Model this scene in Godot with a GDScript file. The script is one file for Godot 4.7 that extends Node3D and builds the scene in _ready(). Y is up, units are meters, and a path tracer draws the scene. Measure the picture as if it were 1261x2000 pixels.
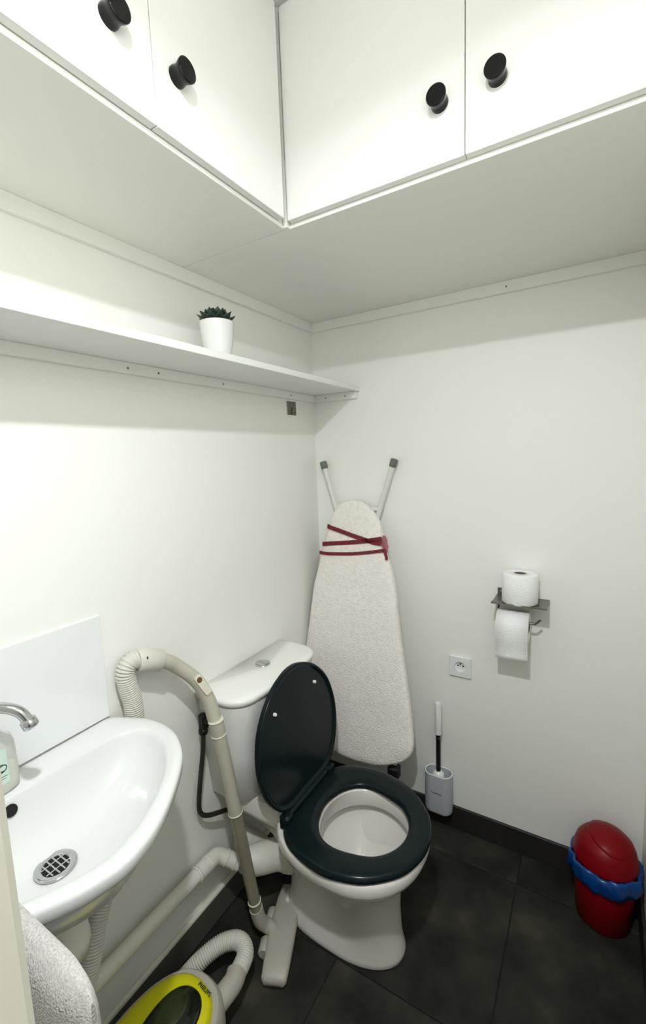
extends Node3D

# ---------------------------------------------------------------- mesh builder
class MB:
	var v := PackedVector3Array()
	var g := PackedInt32Array()
	func t(a: Vector3, b: Vector3, c: Vector3, grp := 0) -> void:
		v.append(a); v.append(b); v.append(c)
		g.append(grp)
	func q(a: Vector3, b: Vector3, c: Vector3, d: Vector3, grp := 0) -> void:
		t(a, b, c, grp)
		t(a, c, d, grp)
	func orient(from: int) -> void:
		# closed pieces: turn every triangle so that front faces look outwards (clockwise)
		var n := v.size()
		if n <= from:
			return
		var mid := Vector3.ZERO
		for i in range(from, n):
			mid += v[i]
		mid /= float(n - from)
		var vol := 0.0
		for i in range(from, n, 3):
			vol += (v[i] - mid).dot((v[i + 1] - mid).cross(v[i + 2] - mid))
		if vol > 0.0:
			for i in range(from, n, 3):
				var s := v[i + 1]
				v[i + 1] = v[i + 2]
				v[i + 2] = s
	func loft(rings: Array, cap0 := true, cap1 := true, loop := false, grp := 0, capgrp := 1) -> void:
		var from := v.size()
		var m: int = rings.size()
		var last := m if loop else m - 1
		for i in last:
			var a: PackedVector3Array = rings[i]
			var b: PackedVector3Array = rings[(i + 1) % m]
			var k := a.size()
			for j in k:
				var j2 := (j + 1) % k
				q(a[j], a[j2], b[j2], b[j], grp)
		if not loop:
			for e in 2:
				if (e == 0 and not cap0) or (e == 1 and not cap1):
					continue
				var r: PackedVector3Array = rings[0 if e == 0 else m - 1]
				var c := Vector3.ZERO
				for p in r:
					c += p
				c /= float(r.size())
				for j in r.size():
					var j2 := (j + 1) % r.size()
					if e == 0:
						t(r[j2], r[j], c, capgrp)
					else:
						t(r[j], r[j2], c, capgrp)
		orient(from)
	func box(lo: Vector3, hi: Vector3, b := 0.0) -> void:
		# a box with chamfered edges, flat shaded
		if b <= 0.0:
			var from := v.size()
			var p := []
			for i in 8:
				p.append(Vector3(hi.x if i & 1 else lo.x, hi.y if i & 2 else lo.y, hi.z if i & 4 else lo.z))
			for f in [[0, 1, 3, 2], [4, 6, 7, 5], [0, 4, 5, 1], [2, 3, 7, 6], [0, 2, 6, 4], [1, 5, 7, 3]]:
				q(p[f[0]], p[f[1]], p[f[2]], p[f[3]], -1)
			orient(from)
			return
		var rings := []
		for s in [[lo.y, b], [lo.y + b, 0.0], [hi.y - b, 0.0], [hi.y, b]]:
			rings.append(rect(lo.x + s[1], hi.x - s[1], lo.z + s[1], hi.z - s[1], s[0], b))
		loft(rings, true, true, false, -1, -1)
	func rect(x0: float, x1: float, z0: float, z1: float, y: float, b: float) -> PackedVector3Array:
		return PackedVector3Array([Vector3(x0 + b, y, z0), Vector3(x1 - b, y, z0), Vector3(x1, y, z0 + b), Vector3(x1, y, z1 - b), Vector3(x1 - b, y, z1), Vector3(x0 + b, y, z1), Vector3(x0, y, z1 - b), Vector3(x0, y, z0 + b)])
	func lathe(profile: Array, at: Vector3, axis := Vector3.UP, seg := 32, grp := 0) -> void:
		# profile: [radius, height along the axis]; ends are capped when their radius is above 0
		var ax := axis.normalized()
		var u := ax.cross(Vector3.RIGHT if absf(ax.x) < 0.8 else Vector3.FORWARD).normalized()
		var w := ax.cross(u)
		var rings := []
		for s in profile:
			var r := PackedVector3Array()
			for j in seg:
				var a := TAU * j / seg
				r.append(at + ax * s[1] + (u * cos(a) + w * sin(a)) * maxf(s[0], 0.00001))
			rings.append(r)
		loft(rings, true, true, false, grp, grp + 1)
	func tube(path: PackedVector3Array, radius, seg := 16, caps := true, grp := 0) -> void:
		var n := path.size()
		var rings := []
		var d0 := (path[1] - path[0]).normalized()
		var u := d0.cross(Vector3.UP if absf(d0.y) < 0.9 else Vector3.RIGHT).normalized()
		for i in n:
			var d := (path[mini(i + 1, n - 1)] - path[maxi(i - 1, 0)]).normalized()
			u = (u - d * d.dot(u)).normalized()
			var w := d.cross(u)
			var rr: float = radius[i] if radius is Array or radius is PackedFloat32Array else radius
			var r := PackedVector3Array()
			for j in seg:
				var a := TAU * j / seg
				r.append(path[i] + (u * cos(a) + w * sin(a)) * rr)
			rings.append(r)
		loft(rings, caps, caps, false, grp, grp + 1)
	func mesh(offset: Vector3) -> ArrayMesh:
		var st := SurfaceTool.new()
		st.begin(Mesh.PRIMITIVE_TRIANGLES)
		for i in g.size():
			st.set_smooth_group(g[i])
			for k in 3:
				st.add_vertex(v[i * 3 + k] - offset)
		st.generate_normals()
		return st.commit()

# ---------------------------------------------------------------- naming helpers
var used := {}
var M := {}

func numbered(called: String) -> String:
	if not used.has(called):
		used[called] = 0
		return called
	used[called] += 1
	return "%s_%03d" % [called, used[called]]

func world_of(n: Node) -> Vector3:
	var p := Vector3.ZERO
	while n != self and n is Node3D:
		p += (n as Node3D).position
		n = n.get_parent()
	return p

func thing(called: String, label: String, category: String, at: Vector3, group := "") -> Node3D:
	var o := Node3D.new()
	o.name = numbered(called)
	o.position = at
	add_child(o)
	tag(o, label, category, group)
	return o

func tag(o: Node, label: String, category: String, group := "", kind := "") -> void:
	if label: o.set_meta("label", label)
	if category: o.set_meta("category", category)
	if group: o.set_meta("group", group)
	if kind: o.set_meta("kind", kind)

func part(called: String, mb: MB, m: Material, parent: Node = self, label := "") -> MeshInstance3D:
	var o := MeshInstance3D.new()
	o.name = called if parent != self else numbered(called)
	o.mesh = mb.mesh(world_of(parent))
	o.material_override = m
	parent.add_child(o, true)
	if label: o.set_meta("label", label)
	return o

func put(called: String, mesh: Mesh, m: Material, parent: Node, xf: Transform3D, label := "") -> MeshInstance3D:
	var o := MeshInstance3D.new()
	o.name = called
	o.mesh = mesh
	o.material_override = m
	o.transform = xf
	parent.add_child(o, true)
	if label: o.set_meta("label", label)
	return o

func struct(called: String, mb: MB, m: Material) -> MeshInstance3D:
	var o := part(called, mb, m)
	o.set_meta("kind", "structure")
	return o

func boxed(lo: Vector3, hi: Vector3, b := 0.0) -> MB:
	var mb := MB.new()
	mb.box(lo, hi, b)
	return mb

func turned(profile: Array, at: Vector3, axis := Vector3.UP, seg := 32) -> MB:
	var mb := MB.new()
	mb.lathe(profile, at, axis, seg)
	return mb

func piped(pts: Array, r: float, seg := 16, per := 8) -> MB:
	var mb := MB.new()
	mb.tube(spline(pts, per), r, seg)
	return mb

func spline(pts: Array, per := 8) -> PackedVector3Array:
	var out := PackedVector3Array()
	var n := pts.size()
	for i in n - 1:
		var a: Vector3 = pts[maxi(i - 1, 0)]
		var b: Vector3 = pts[i]
		var c: Vector3 = pts[i + 1]
		var d: Vector3 = pts[mini(i + 2, n - 1)]
		for k in per:
			out.append(b.cubic_interpolate(c, a, d, float(k) / per))
	out.append(pts[n - 1])
	return out

func evenly(path: PackedVector3Array, step: float) -> PackedVector3Array:
	var out := PackedVector3Array([path[0]])
	var left := step
	for i in path.size() - 1:
		var a := path[i]
		var b := path[i + 1]
		var l := a.distance_to(b)
		var s := 0.0
		while l - s >= left:
			s += left
			out.append(a.lerp(b, s / l))
			left = step
		left -= l - s
	return out

func ribbed(path: PackedVector3Array, r: float, depth: float, pitch: float, seg := 18) -> MB:
	var p := evenly(path, pitch / 4.0)
	var rad := []
	for i in p.size():
		rad.append(r - [0.0, depth * 0.12, depth, depth * 0.12][i % 4])
	var mb := MB.new()
	mb.tube(p, rad, seg)
	return mb

# half outline [x, dz] from the back to the front, mirrored and sampled evenly along its length
func outline(half: Array, n: int) -> PackedVector2Array:
	var pts := []
	for i in half.size():
		pts.append(Vector3(half[i][0], 0, half[i][1]))
	for i in range(half.size() - 2, 0, -1):
		pts.append(Vector3(half[i][0], 0, -half[i][1]))
	var k := pts.size()
	var fine := PackedVector3Array()
	for i in k:
		var a: Vector3 = pts[(i + k - 1) % k]
		var b: Vector3 = pts[i]
		var c: Vector3 = pts[(i + 1) % k]
		var d: Vector3 = pts[(i + 2) % k]
		for s in 12:
			fine.append(b.cubic_interpolate(c, a, d, s / 12.0))
	fine.append(pts[0])
	var total := 0.0
	for i in fine.size() - 1:
		total += fine[i].distance_to(fine[i + 1])
	var even := evenly(fine, total / n * 0.99999)
	var out := PackedVector2Array()
	for i in n:
		out.append(Vector2(even[i].x, even[i].z))
	return out

func ring_at(o: PackedVector2Array, y: float, zc: float, inset := 0.0, toward := Vector2.ZERO) -> PackedVector3Array:
	var r := PackedVector3Array()
	for p in o:
		var d := (p - toward).normalized()
		var s := p - d * inset
		r.append(Vector3(s.x, y, zc + s.y))
	return r

func ellipse_ring(c: Vector3, rx: float, rz: float, n := 40, power := 2.0) -> PackedVector3Array:
	var r := PackedVector3Array()
	for j in n:
		var a := TAU * j / n
		var ca := cos(a)
		var sa := sin(a)
		r.append(c + Vector3(rx * signf(ca) * pow(absf(ca), 2.0 / power), 0, rz * signf(sa) * pow(absf(sa), 2.0 / power)))
	return r

# ---------------------------------------------------------------- materials
func noise(freq: float, sd: int, oct := 4) -> FastNoiseLite:
	var f := FastNoiseLite.new()
	f.seed = sd
	f.noise_type = FastNoiseLite.TYPE_SIMPLEX_SMOOTH
	f.frequency = freq
	f.fractal_octaves = oct
	return f

func noise_tex(freq: float, sd: int, size: int, stops: Array, oct := 4) -> NoiseTexture2D:
	var t := NoiseTexture2D.new()
	t.width = size
	t.height = size
	t.seamless = true
	t.noise = noise(freq, sd, oct)
	if stops.size():
		var gr := Gradient.new()
		var off := PackedFloat32Array()
		var col := PackedColorArray()
		for s in stops:
			off.append(s[0])
			col.append(s[1])
		gr.offsets = off
		gr.colors = col
		t.color_ramp = gr
	return t

func bump_tex(freq: float, sd: int, size: int, strength: float, oct := 4) -> NoiseTexture2D:
	var t := noise_tex(freq, sd, size, [], oct)
	t.as_normal_map = true
	t.bump_strength = strength
	return t

func mat(key: String, c: Color, rough := 0.5, metal := 0.0) -> StandardMaterial3D:
	var m := StandardMaterial3D.new()
	m.resource_name = key
	m.albedo_color = c
	m.roughness = rough
	m.metallic = metal
	M[key] = m
	return m

func triplanar(m: StandardMaterial3D, albedo: Texture2D, normal: Texture2D, scale: float, world := true, strength := 1.0) -> void:
	m.uv1_triplanar = true
	m.uv1_world_triplanar = world
	m.uv1_scale = Vector3.ONE * scale
	if albedo: m.albedo_texture = albedo
	if normal:
		m.normal_enabled = true
		m.normal_texture = normal
		m.normal_scale = strength

func materials() -> void:
	var plaster := bump_tex(0.012, 3, 512, 3.0, 5)
	var fine := bump_tex(0.05, 5, 512, 2.0, 4)
	var m := mat("wall_paint", Color(0.957, 0.957, 0.925), 0.55)
	triplanar(m, null, plaster, 1.6, true, 0.25)
	m = mat("ceiling_paint", Color(0.957, 0.957, 0.928), 0.8)
	m = mat("cabinet_white", Color(0.935, 0.937, 0.915), 0.38)
	m = mat("board_white", Color(0.945, 0.945, 0.912), 0.5)
	m = mat("ceramic", Color(0.89, 0.895, 0.882), 0.12)
	m = mat("cistern_ceramic", Color(0.95, 0.95, 0.93), 0.15)
	m = mat("pan_ceramic", Color(0.885, 0.875, 0.845), 0.14)
	m = mat("tile_white", Color(0.93, 0.94, 0.935), 0.1)
	m = mat("knob_black", Color(0.03, 0.034, 0.04), 0.14)
	m.metallic_specular = 0.35
	m = mat("seat_green", Color(0.062, 0.112, 0.112), 0.2)
	m.metallic_specular = 0.3
	m = mat("white_plastic", Color(0.93, 0.93, 0.92), 0.35)
	m = mat("chrome", Color(0.78, 0.79, 0.79), 0.12, 1.0)
	m = mat("brushed_steel", Color(0.5, 0.49, 0.45), 0.32, 1.0)
	m = mat("dark_hole", Color(0.02, 0.02, 0.02), 0.8)
	m = mat("grout", Color(0.085, 0.082, 0.075), 0.9)
	for i in 4:
		var k := 0.93 + 0.05 * i
		m = mat("floor_tile_%d" % i, Color(k, k, k), 0.55)
		triplanar(m, noise_tex(0.006, 20 + i, 512, [[0.1, Color(0.13, 0.128, 0.115)], [0.45, Color(0.178, 0.176, 0.155)], [0.65, Color(0.205, 0.203, 0.176)], [0.95, Color(0.27, 0.266, 0.222)]], 6), fine, 1.3, true, 0.3)
		m.metallic_specular = 0.25
		m.uv1_offset = Vector3(0.37 * i, 0.13 * i, 0.71 * i)
	m = mat("dark_skirting", Color(0.18, 0.17, 0.155), 0.5)
	triplanar(m, noise_tex(0.01, 41, 256, [[0.0, Color(0.75, 0.75, 0.73)], [1.0, Color(1, 1, 1)]]), null, 2.0)
	m = mat("grey_skirting", Color(0.34, 0.335, 0.3), 0.6)
	m = mat("fleece", Color(0.965, 0.952, 0.925), 1.0)
	triplanar(m, noise_tex(0.02, 61, 512, [[0.0, Color(0.94, 0.93, 0.915)], [0.5, Color(0.98, 0.975, 0.965)], [1.0, Color(1, 1, 1)]], 5), bump_tex(0.06, 62, 512, 7.0, 3), 4.0, true, 0.6)
	m.rim_enabled = true
	m.rim = 0.3
	m = mat("towel_grey", Color(0.66, 0.65, 0.625), 1.0)
	triplanar(m, noise_tex(0.09, 64, 512, [[0.2, Color(0.84, 0.84, 0.84)], [0.7, Color(1, 1, 1)]], 3), bump_tex(0.1, 65, 512, 6.0, 2), 9.0, true, 0.6)
	m = mat("ribbon_red", Color(0.42, 0.035, 0.10), 0.45)
	m = mat("tulle_red", Color(0.62, 0.18, 0.26), 0.7)
	m.transparency = BaseMaterial3D.TRANSPARENCY_ALPHA
	m.albedo_color.a = 0.75
	m.cull_mode = BaseMaterial3D.CULL_DISABLED
	m = mat("tube_white", Color(0.88, 0.88, 0.85), 0.3)
	m = mat("rubber_grey", Color(0.42, 0.44, 0.42), 0.6)
	m = mat("rubber_black", Color(0.035, 0.035, 0.035), 0.5)
	m = mat("paper", Color(0.97, 0.97, 0.96), 0.95)
	triplanar(m, null, bump_tex(0.035, 71, 512, 5.0, 3), 6.0, true, 0.6)
	m = mat("cardboard", Color(0.42, 0.38, 0.3), 0.9)
	m = mat("grey_plastic", Color(0.72, 0.735, 0.75), 0.45)
	m = mat("print_dark", Color(0.16, 0.17, 0.17), 0.6)
	m = mat("bin_red", Color(0.48, 0.015, 0.06), 0.36)
	m.metallic_specular = 0.3
	m = mat("bag_blue", Color(0.0, 0.24, 0.50), 0.22)
	m.cull_mode = BaseMaterial3D.CULL_DISABLED
	m = mat("leaf_green", Color(0.075, 0.18, 0.13), 0.5)
	m = mat("soil", Color(0.05, 0.045, 0.035), 1.0)
	m = mat("vacuum_grey", Color(0.71, 0.695, 0.64), 0.45)
	m = mat("vacuum_yellow", Color(0.86, 0.84, 0.03), 0.4)
	m = mat("vacuum_window", Color(0.045, 0.065, 0.02), 0.12)
	m = mat("vacuum_cup", Color(0.13, 0.18, 0.03), 0.2)
	m = mat("hose_beige", Color(0.82, 0.815, 0.765), 0.5)
	m = mat("wand_beige", Color(0.74, 0.725, 0.655), 0.42)
	m = mat("wand_steel", Color(0.60, 0.575, 0.50), 0.35, 0.3)
	m = mat("collar_pale", Color(0.86, 0.85, 0.78), 0.4)
	m = mat("latch_brown", Color(0.42, 0.30, 0.13), 0.4)
	m = mat("pipe_white", Color(0.86, 0.855, 0.80), 0.4)
	m = mat("hose_braided", Color(0.22, 0.22, 0.2), 0.4, 0.6)
	triplanar(m, null, bump_tex(0.2, 81, 256, 8.0, 2), 20.0, true, 0.8)
	m = mat("soap_bottle", Color(0.90, 0.91, 0.88), 0.15)
	m.transparency = BaseMaterial3D.TRANSPARENCY_ALPHA
	m.albedo_color.a = 0.5
	m = mat("soap_liquid", Color(0.87, 0.87, 0.78), 0.3)
	m = mat("label_pale", Color(0.80, 0.88, 0.83), 0.5)
	m = mat("label_green", Color(0.08, 0.24, 0.19), 0.5)
	m = mat("door_lining", Color(0.78, 0.765, 0.71), 0.55)
	m = mat("lamp_glow", Color(1, 1, 1), 0.4)
	m.emission_enabled = true
	m.emission = Color(1.0, 0.985, 0.95)
	m.emission_energy_multiplier = 2.0

# ---------------------------------------------------------------- measurements of the room
const RW := 1.2      # right wall
const TOP := 2.51    # ceiling
const DEEP := 2.4    # wall behind the photographer
const TILT := 0.09    # the spot is turned a little towards the right wall
const LAMP := Vector3(0.886, 2.265, 1.52)

func _ready() -> void:
	# camera
	var cam := Camera3D.new()
	cam.name = "camera"
	cam.fov = rad_to_deg(2.0 * atan(1000.0 / 872.7))
	cam.near = 0.02
	cam.position = Vector3(1.0263, 1.4981, 1.6439)
	cam.basis = Basis.from_euler(Vector3(-0.1232, 0.5474, -0.0375))
	add_child(cam)
	cam.current = true
	# environment: a closed room, lit by its one ceiling lamp
	var we := WorldEnvironment.new()
	we.name = "environment"
	var e := Environment.new()
	e.background_mode = Environment.BG_COLOR
	e.background_color = Color.BLACK
	e.tonemap_mode = Environment.TONE_MAPPER_LINEAR
	e.tonemap_exposure = 0.83
	e.sdfgi_enabled = true
	e.ssao_enabled = true
	e.ssil_enabled = true
	we.environment = e
	add_child(we)
	materials()
	lamp()
	shell()
	cabinets()
	shelf()
	toilet()
	sink()
	ironing_board()
	vacuum()
	plumbing()
	wall_things()
	bin()
	towel()

func lamp() -> void:
	# a small downlight on a stem: opaque housing, glowing disc underneath
	var t := thing("ceiling_lamp", "white cylindrical ceiling spot lamp above the doorway", "lamp", Vector3(LAMP.x, TOP, LAMP.z))
	part("ceiling_rose", turned([[0.035, -0.001], [0.033, -0.018], [0.008, -0.024]], Vector3(LAMP.x, TOP, LAMP.z)), M.white_plastic, t)
	part("stem", turned([[0.006, 0.0], [0.006, 0.12]], Vector3(LAMP.x, TOP - 0.135, LAMP.z), Vector3.UP, 12), M.white_plastic, t)
	var ax := Vector3(-sin(TILT), cos(TILT), 0)
	part("housing", turned([[0.036, 0.0], [0.042, 0.0], [0.042, 0.11], [0.036, 0.12], [0.008, 0.125]], LAMP, ax), M.white_plastic, t)
	part("light_disc", turned([[0.0355, -0.001], [0.0355, 0.004]], LAMP, ax), M.lamp_glow, t)
	var a := AreaLight3D.new()
	a.name = "spot_light"
	a.area_size = Vector2(0.064, 0.064)
	a.position = LAMP - t.position - ax * 0.004
	a.basis = Basis(Vector3(0, 0, 1), TILT) * Basis(Vector3(1, 0, 0), -PI / 2)
	a.light_energy = 2.4
	a.light_color = Color(0.965, 0.975, 1.0)
	a.area_range = 8.0
	a.area_attenuation = 2.0
	a.shadow_enabled = true
	t.add_child(a)

func shell() -> void:
	var fl := struct("floor", boxed(Vector3(-0.1, -0.1, -0.1), Vector3(RW + 0.1, -0.004, DEEP + 0.1)), M.grout)
	var xs := [-0.0, 0.017, 0.409, 0.841, 1.2]
	var zs := [0.0, 0.1406, 0.649, 1.157, 1.665, 2.4]
	var n := 0
	for i in 4:
		for k in 5:
			part("tile", boxed(Vector3(xs[i] + 0.0016, -0.004, zs[k] + 0.0016), Vector3(xs[i + 1] - 0.0016, 0.0, zs[k + 1] - 0.0016), 0.0012), M["floor_tile_%d" % ((i * 3 + k * 2 + (i * k) % 2) % 4)], fl)
			n += 1
	struct("ceiling", boxed(Vector3(-0.1, TOP, -0.1), Vector3(RW + 0.1, TOP + 0.1, DEEP + 0.1)), M.ceiling_paint)
	struct("wall_left", boxed(Vector3(-0.1, -0.004, -0.1), Vector3(0, TOP, DEEP + 0.1)), M.wall_paint)
	struct("wall_back", boxed(Vector3(0, -0.004, -0.1), Vector3(RW, TOP, 0)), M.wall_paint)
	struct("wall_right", boxed(Vector3(RW, -0.004, -0.1), Vector3(RW + 0.1, TOP, DEEP + 0.1)), M.wall_paint)
	struct("wall_rear", boxed(Vector3(0, -0.004, DEEP), Vector3(RW, TOP, DEEP + 0.1)), M.wall_paint)
	struct("wall_front", boxed(Vector3(0, -0.004, 1.572), Vector3(0.80, TOP, 1.672)), M.wall_paint)
	struct("trim_1", boxed(Vector3(0.80, 0.0, 1.570), Vector3(0.826, TOP, 1.674), 0.004), M.door_lining)
	struct("baseboard_back", boxed(Vector3(0.012, 0.0, 0.0), Vector3(RW, 0.095, 0.010), 0.001), M.dark_skirting)
	struct("baseboard_right", boxed(Vector3(RW - 0.010, 0.0, 0.010), Vector3(RW, 0.095, DEEP), 0.001), M.dark_skirting)
	var bl := struct("baseboard_left", boxed(Vector3(0.0, 0.0, 0.0), Vector3(0.016, 0.088, 1.572), 0.001), M.grey_skirting)
	var mb := MB.new()
	mb.tube(PackedVector3Array([Vector3(0.007, 0.089, 0.02), Vector3(0.007, 0.089, 0.8), Vector3(0.007, 0.090, 1.57)]), 0.0085, 10)
	part("sealant_bead", mb, M.pipe_white, bl)
	# battens that carry the cabinets
	struct("trim_2", boxed(Vector3(0.0, 2.0065, 0.0), Vector3(RW, 2.0425, 0.015), 0.001), M.board_white)
	part("screw", turned([[0.003, 0.0], [0.0024, 0.0008]], Vector3(0.762, 2.0245, 0.0149), Vector3.BACK, 10), M.brushed_steel, get_node("trim_2"))
	struct("trim_3", boxed(Vector3(0.0, 2.0065, 0.016), Vector3(0.015, 2.0425, 1.57), 0.001), M.board_white)

func knob_mesh() -> ArrayMesh:
	var mb := MB.new()
	mb.lathe([[0.0165, 0.0], [0.0166, 0.004], [0.0158, 0.008], [0.0154, 0.012], [0.0163, 0.017], [0.0180, 0.022], [0.0189, 0.0262], [0.0186, 0.0280], [0.017, 0.0286]], Vector3.ZERO, Vector3.UP, 40)
	return mb.mesh(Vector3.ZERO)

func cabinets() -> void:
	var km := knob_mesh()
	var d1 := 0.371
	var d2 := 0.692
	var th := 0.018
	var bot := 2.0425
	# left wall cabinet
	var t := thing("wall_cabinet", "white wall cabinet high on the left wall above the shelf", "cabinet", Vector3(0, bot, d2 + 0.001), "white wall cabinets")
	part("bottom_panel", boxed(Vector3(0, bot, d2 + 0.002), Vector3(d1, bot + 0.009, 1.57), 0.0008), M.board_white, t)
	part("carcass", boxed(Vector3(0, bot + 0.009, d2 + 0.002), Vector3(d1 - 0.001, TOP - 0.003, 1.57)), M.board_white, t)
	for s in [[d2 + 0.030, 1.0772, 1.029, 2.155], [1.0788, 1.45, 1.156, 2.156]]:
		var dr := part("door", boxed(Vector3(d1 + 0.0005, bot + 0.0095, s[0]), Vector3(d1 + th, TOP - 0.012, s[1]), 0.0012), M.cabinet_white, t)
		put("knob", km, M.knob_black, dr, Transform3D(Basis(Vector3(0, 0, 1), -PI / 2), Vector3(d1 + th, s[3], s[2]) - world_of(dr)), "glossy black round knob")
	# back wall cabinet
	t = thing("wall_cabinet", "white wall cabinet high on the back wall above the toilet roll holder", "cabinet", Vector3(0, bot, 0), "white wall cabinets")
	part("bottom_panel", boxed(Vector3(0, bot, 0), Vector3(RW - 0.001, bot + 0.009, d2), 0.0008), M.board_white, t)
	part("carcass", boxed(Vector3(0, bot + 0.009, 0), Vector3(RW - 0.001, TOP - 0.003, d2 - 0.001)), M.board_white, t)
	part("corner_post", boxed(Vector3(d1, bot, d2), Vector3(d1 + 0.012, TOP - 0.003, d2 + 0.012), 0.001), M.board_white, t)
	for s in [[d1 + 0.018, 0.7978, 0.752, 2.157], [0.7994, RW - 0.003, 0.856, 2.159]]:
		var dr := part("door", boxed(Vector3(s[0], bot + 0.0095, d2 + 0.0005), Vector3(s[1], TOP - 0.012, d2 + th), 0.0012), M.cabinet_white, t)
		put("knob", km, M.knob_black, dr, Transform3D(Basis(Vector3(1, 0, 0), PI / 2), Vector3(s[2], s[3], d2 + th) - world_of(dr)), "glossy black round knob")

func shelf() -> void:
	var y := 1.7513
	var t := thing("wall_shelf", "long white shelf board running along the left wall", "shelf", Vector3(0, y, 0))
	part("board", boxed(Vector3(0.0, y, 0.0), Vector3(0.2149, y + 0.018, 1.57), 0.001), M.cabinet_white, t)
	part("batten", boxed(Vector3(0.0, 1.7242, 0.0), Vector3(0.018, y, 1.57), 0.0012), M.board_white, t)
	part("batten", boxed(Vector3(0.018, 1.7242, 0.0), Vector3(0.208, y, 0.018), 0.0012), M.board_white, t)
	for z in [0.902, 0.809, 0.563, 0.194]:
		part("screw", turned([[0.0034, 0.0], [0.0028, 0.0008]], Vector3(0.0179, 1.7365, z), Vector3.RIGHT, 10), M.brushed_steel, t)
	for x in [0.069, 0.158]:
		part("screw", turned([[0.0034, 0.0], [0.0028, 0.0008]], Vector3(x, 1.7365, 0.0179), Vector3.BACK, 10), M.brushed_steel, t)
	# potted succulent
	var c := Vector3(0.135, y + 0.018, 0.700)
	var p := thing("potted_succulent", "small dark green artificial succulent in a white pot on the shelf", "plant", c)
	var prof := [[0.028, 0.0], [0.0325, 0.002], [0.0345, 0.012], [0.040, 0.04], [0.0445, 0.075], [0.0468, 0.098], [0.0462, 0.1005], [0.0435, 0.0985], [0.042, 0.09]]
	part("pot", turned(prof, c, Vector3.UP, 48), M.ceramic, p)
	part("soil", turned([[0.042, 0.084], [0.041, 0.089]], c), M.soil, p)
	# leaf: pointed, thick in the middle, curved up
	var lm := MB.new()
	var rings := []
	for i in 8:
		var s := i / 7.0
		var w: float = [0.006, 0.0095, 0.0118, 0.0125, 0.0115, 0.0088, 0.005, 0.0006][i]
		var th: float = [0.003, 0.0042, 0.0048, 0.0045, 0.0038, 0.0028, 0.0018, 0.0004][i]
		var r := PackedVector3Array()
		for j in 10:
			var a := TAU * j / 10
			r.append(Vector3(s * 0.043, 0.009 * s * s + th * sin(a), 1.2 * w * cos(a)))
		rings.append(r)
	lm.loft(rings)
	var leaf := lm.mesh(Vector3.ZERO)
	var rng := RandomNumberGenerator.new()
	rng.seed = 7
	for tier in [[11, 0.22, 1.22, 0.0], [10, 0.50, 1.16, 0.35], [8, 0.80, 1.04, 0.1], [6, 1.08, 0.95, 0.5], [4, 1.36, 0.86, 0.0]]:
		for i in tier[0]:
			var yaw: float = TAU * i / tier[0] + tier[3] + rng.randf_range(-0.12, 0.12)
			var up: float = tier[1] + rng.randf_range(-0.1, 0.1)
			var b := Basis(Vector3.UP, yaw) * Basis(Vector3(0, 0, 1), up)
			put("leaf", leaf, M.leaf_green, p, Transform3D(b.scaled_local(Vector3.ONE * tier[2]), Vector3(0, 0.093, 0) + b.x * 0.004))

const SEAT_OUT := [[0.262, 0.0], [0.263, 0.07], [0.265, 0.125], [0.280, 0.160], [0.333, 0.194], [0.43, 0.213], [0.513, 0.198], [0.572, 0.168], [0.629, 0.112], [0.656, 0.05], [0.663, 0.0]]
const SEAT_IN := [[0.330, 0.0], [0.336, 0.038], [0.353, 0.08], [0.387, 0.116], [0.44, 0.129], [0.52, 0.112], [0.56, 0.087], [0.588, 0.046], [0.597, 0.0]]
const TZ := 0.551

func egg(x0: float, x1: float, xc: float, hw: float, y: float, n: int, zc := TZ, back_power := 2.0, front_power := 2.0) -> PackedVector3Array:
	var r := PackedVector3Array()
	for j in n:
		var a := TAU * j / n
		var c := cos(a)
		var s := sin(a)
		var pw := front_power if c > 0.0 else back_power
		var x := xc + (x1 - xc if c > 0.0 else xc - x0) * signf(c) * pow(absf(c), 2.0 / pw)
		var z := zc + hw * signf(s) * pow(absf(s), 2.0 / pw)
		r.append(Vector3(x, y, z))
	return r

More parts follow.
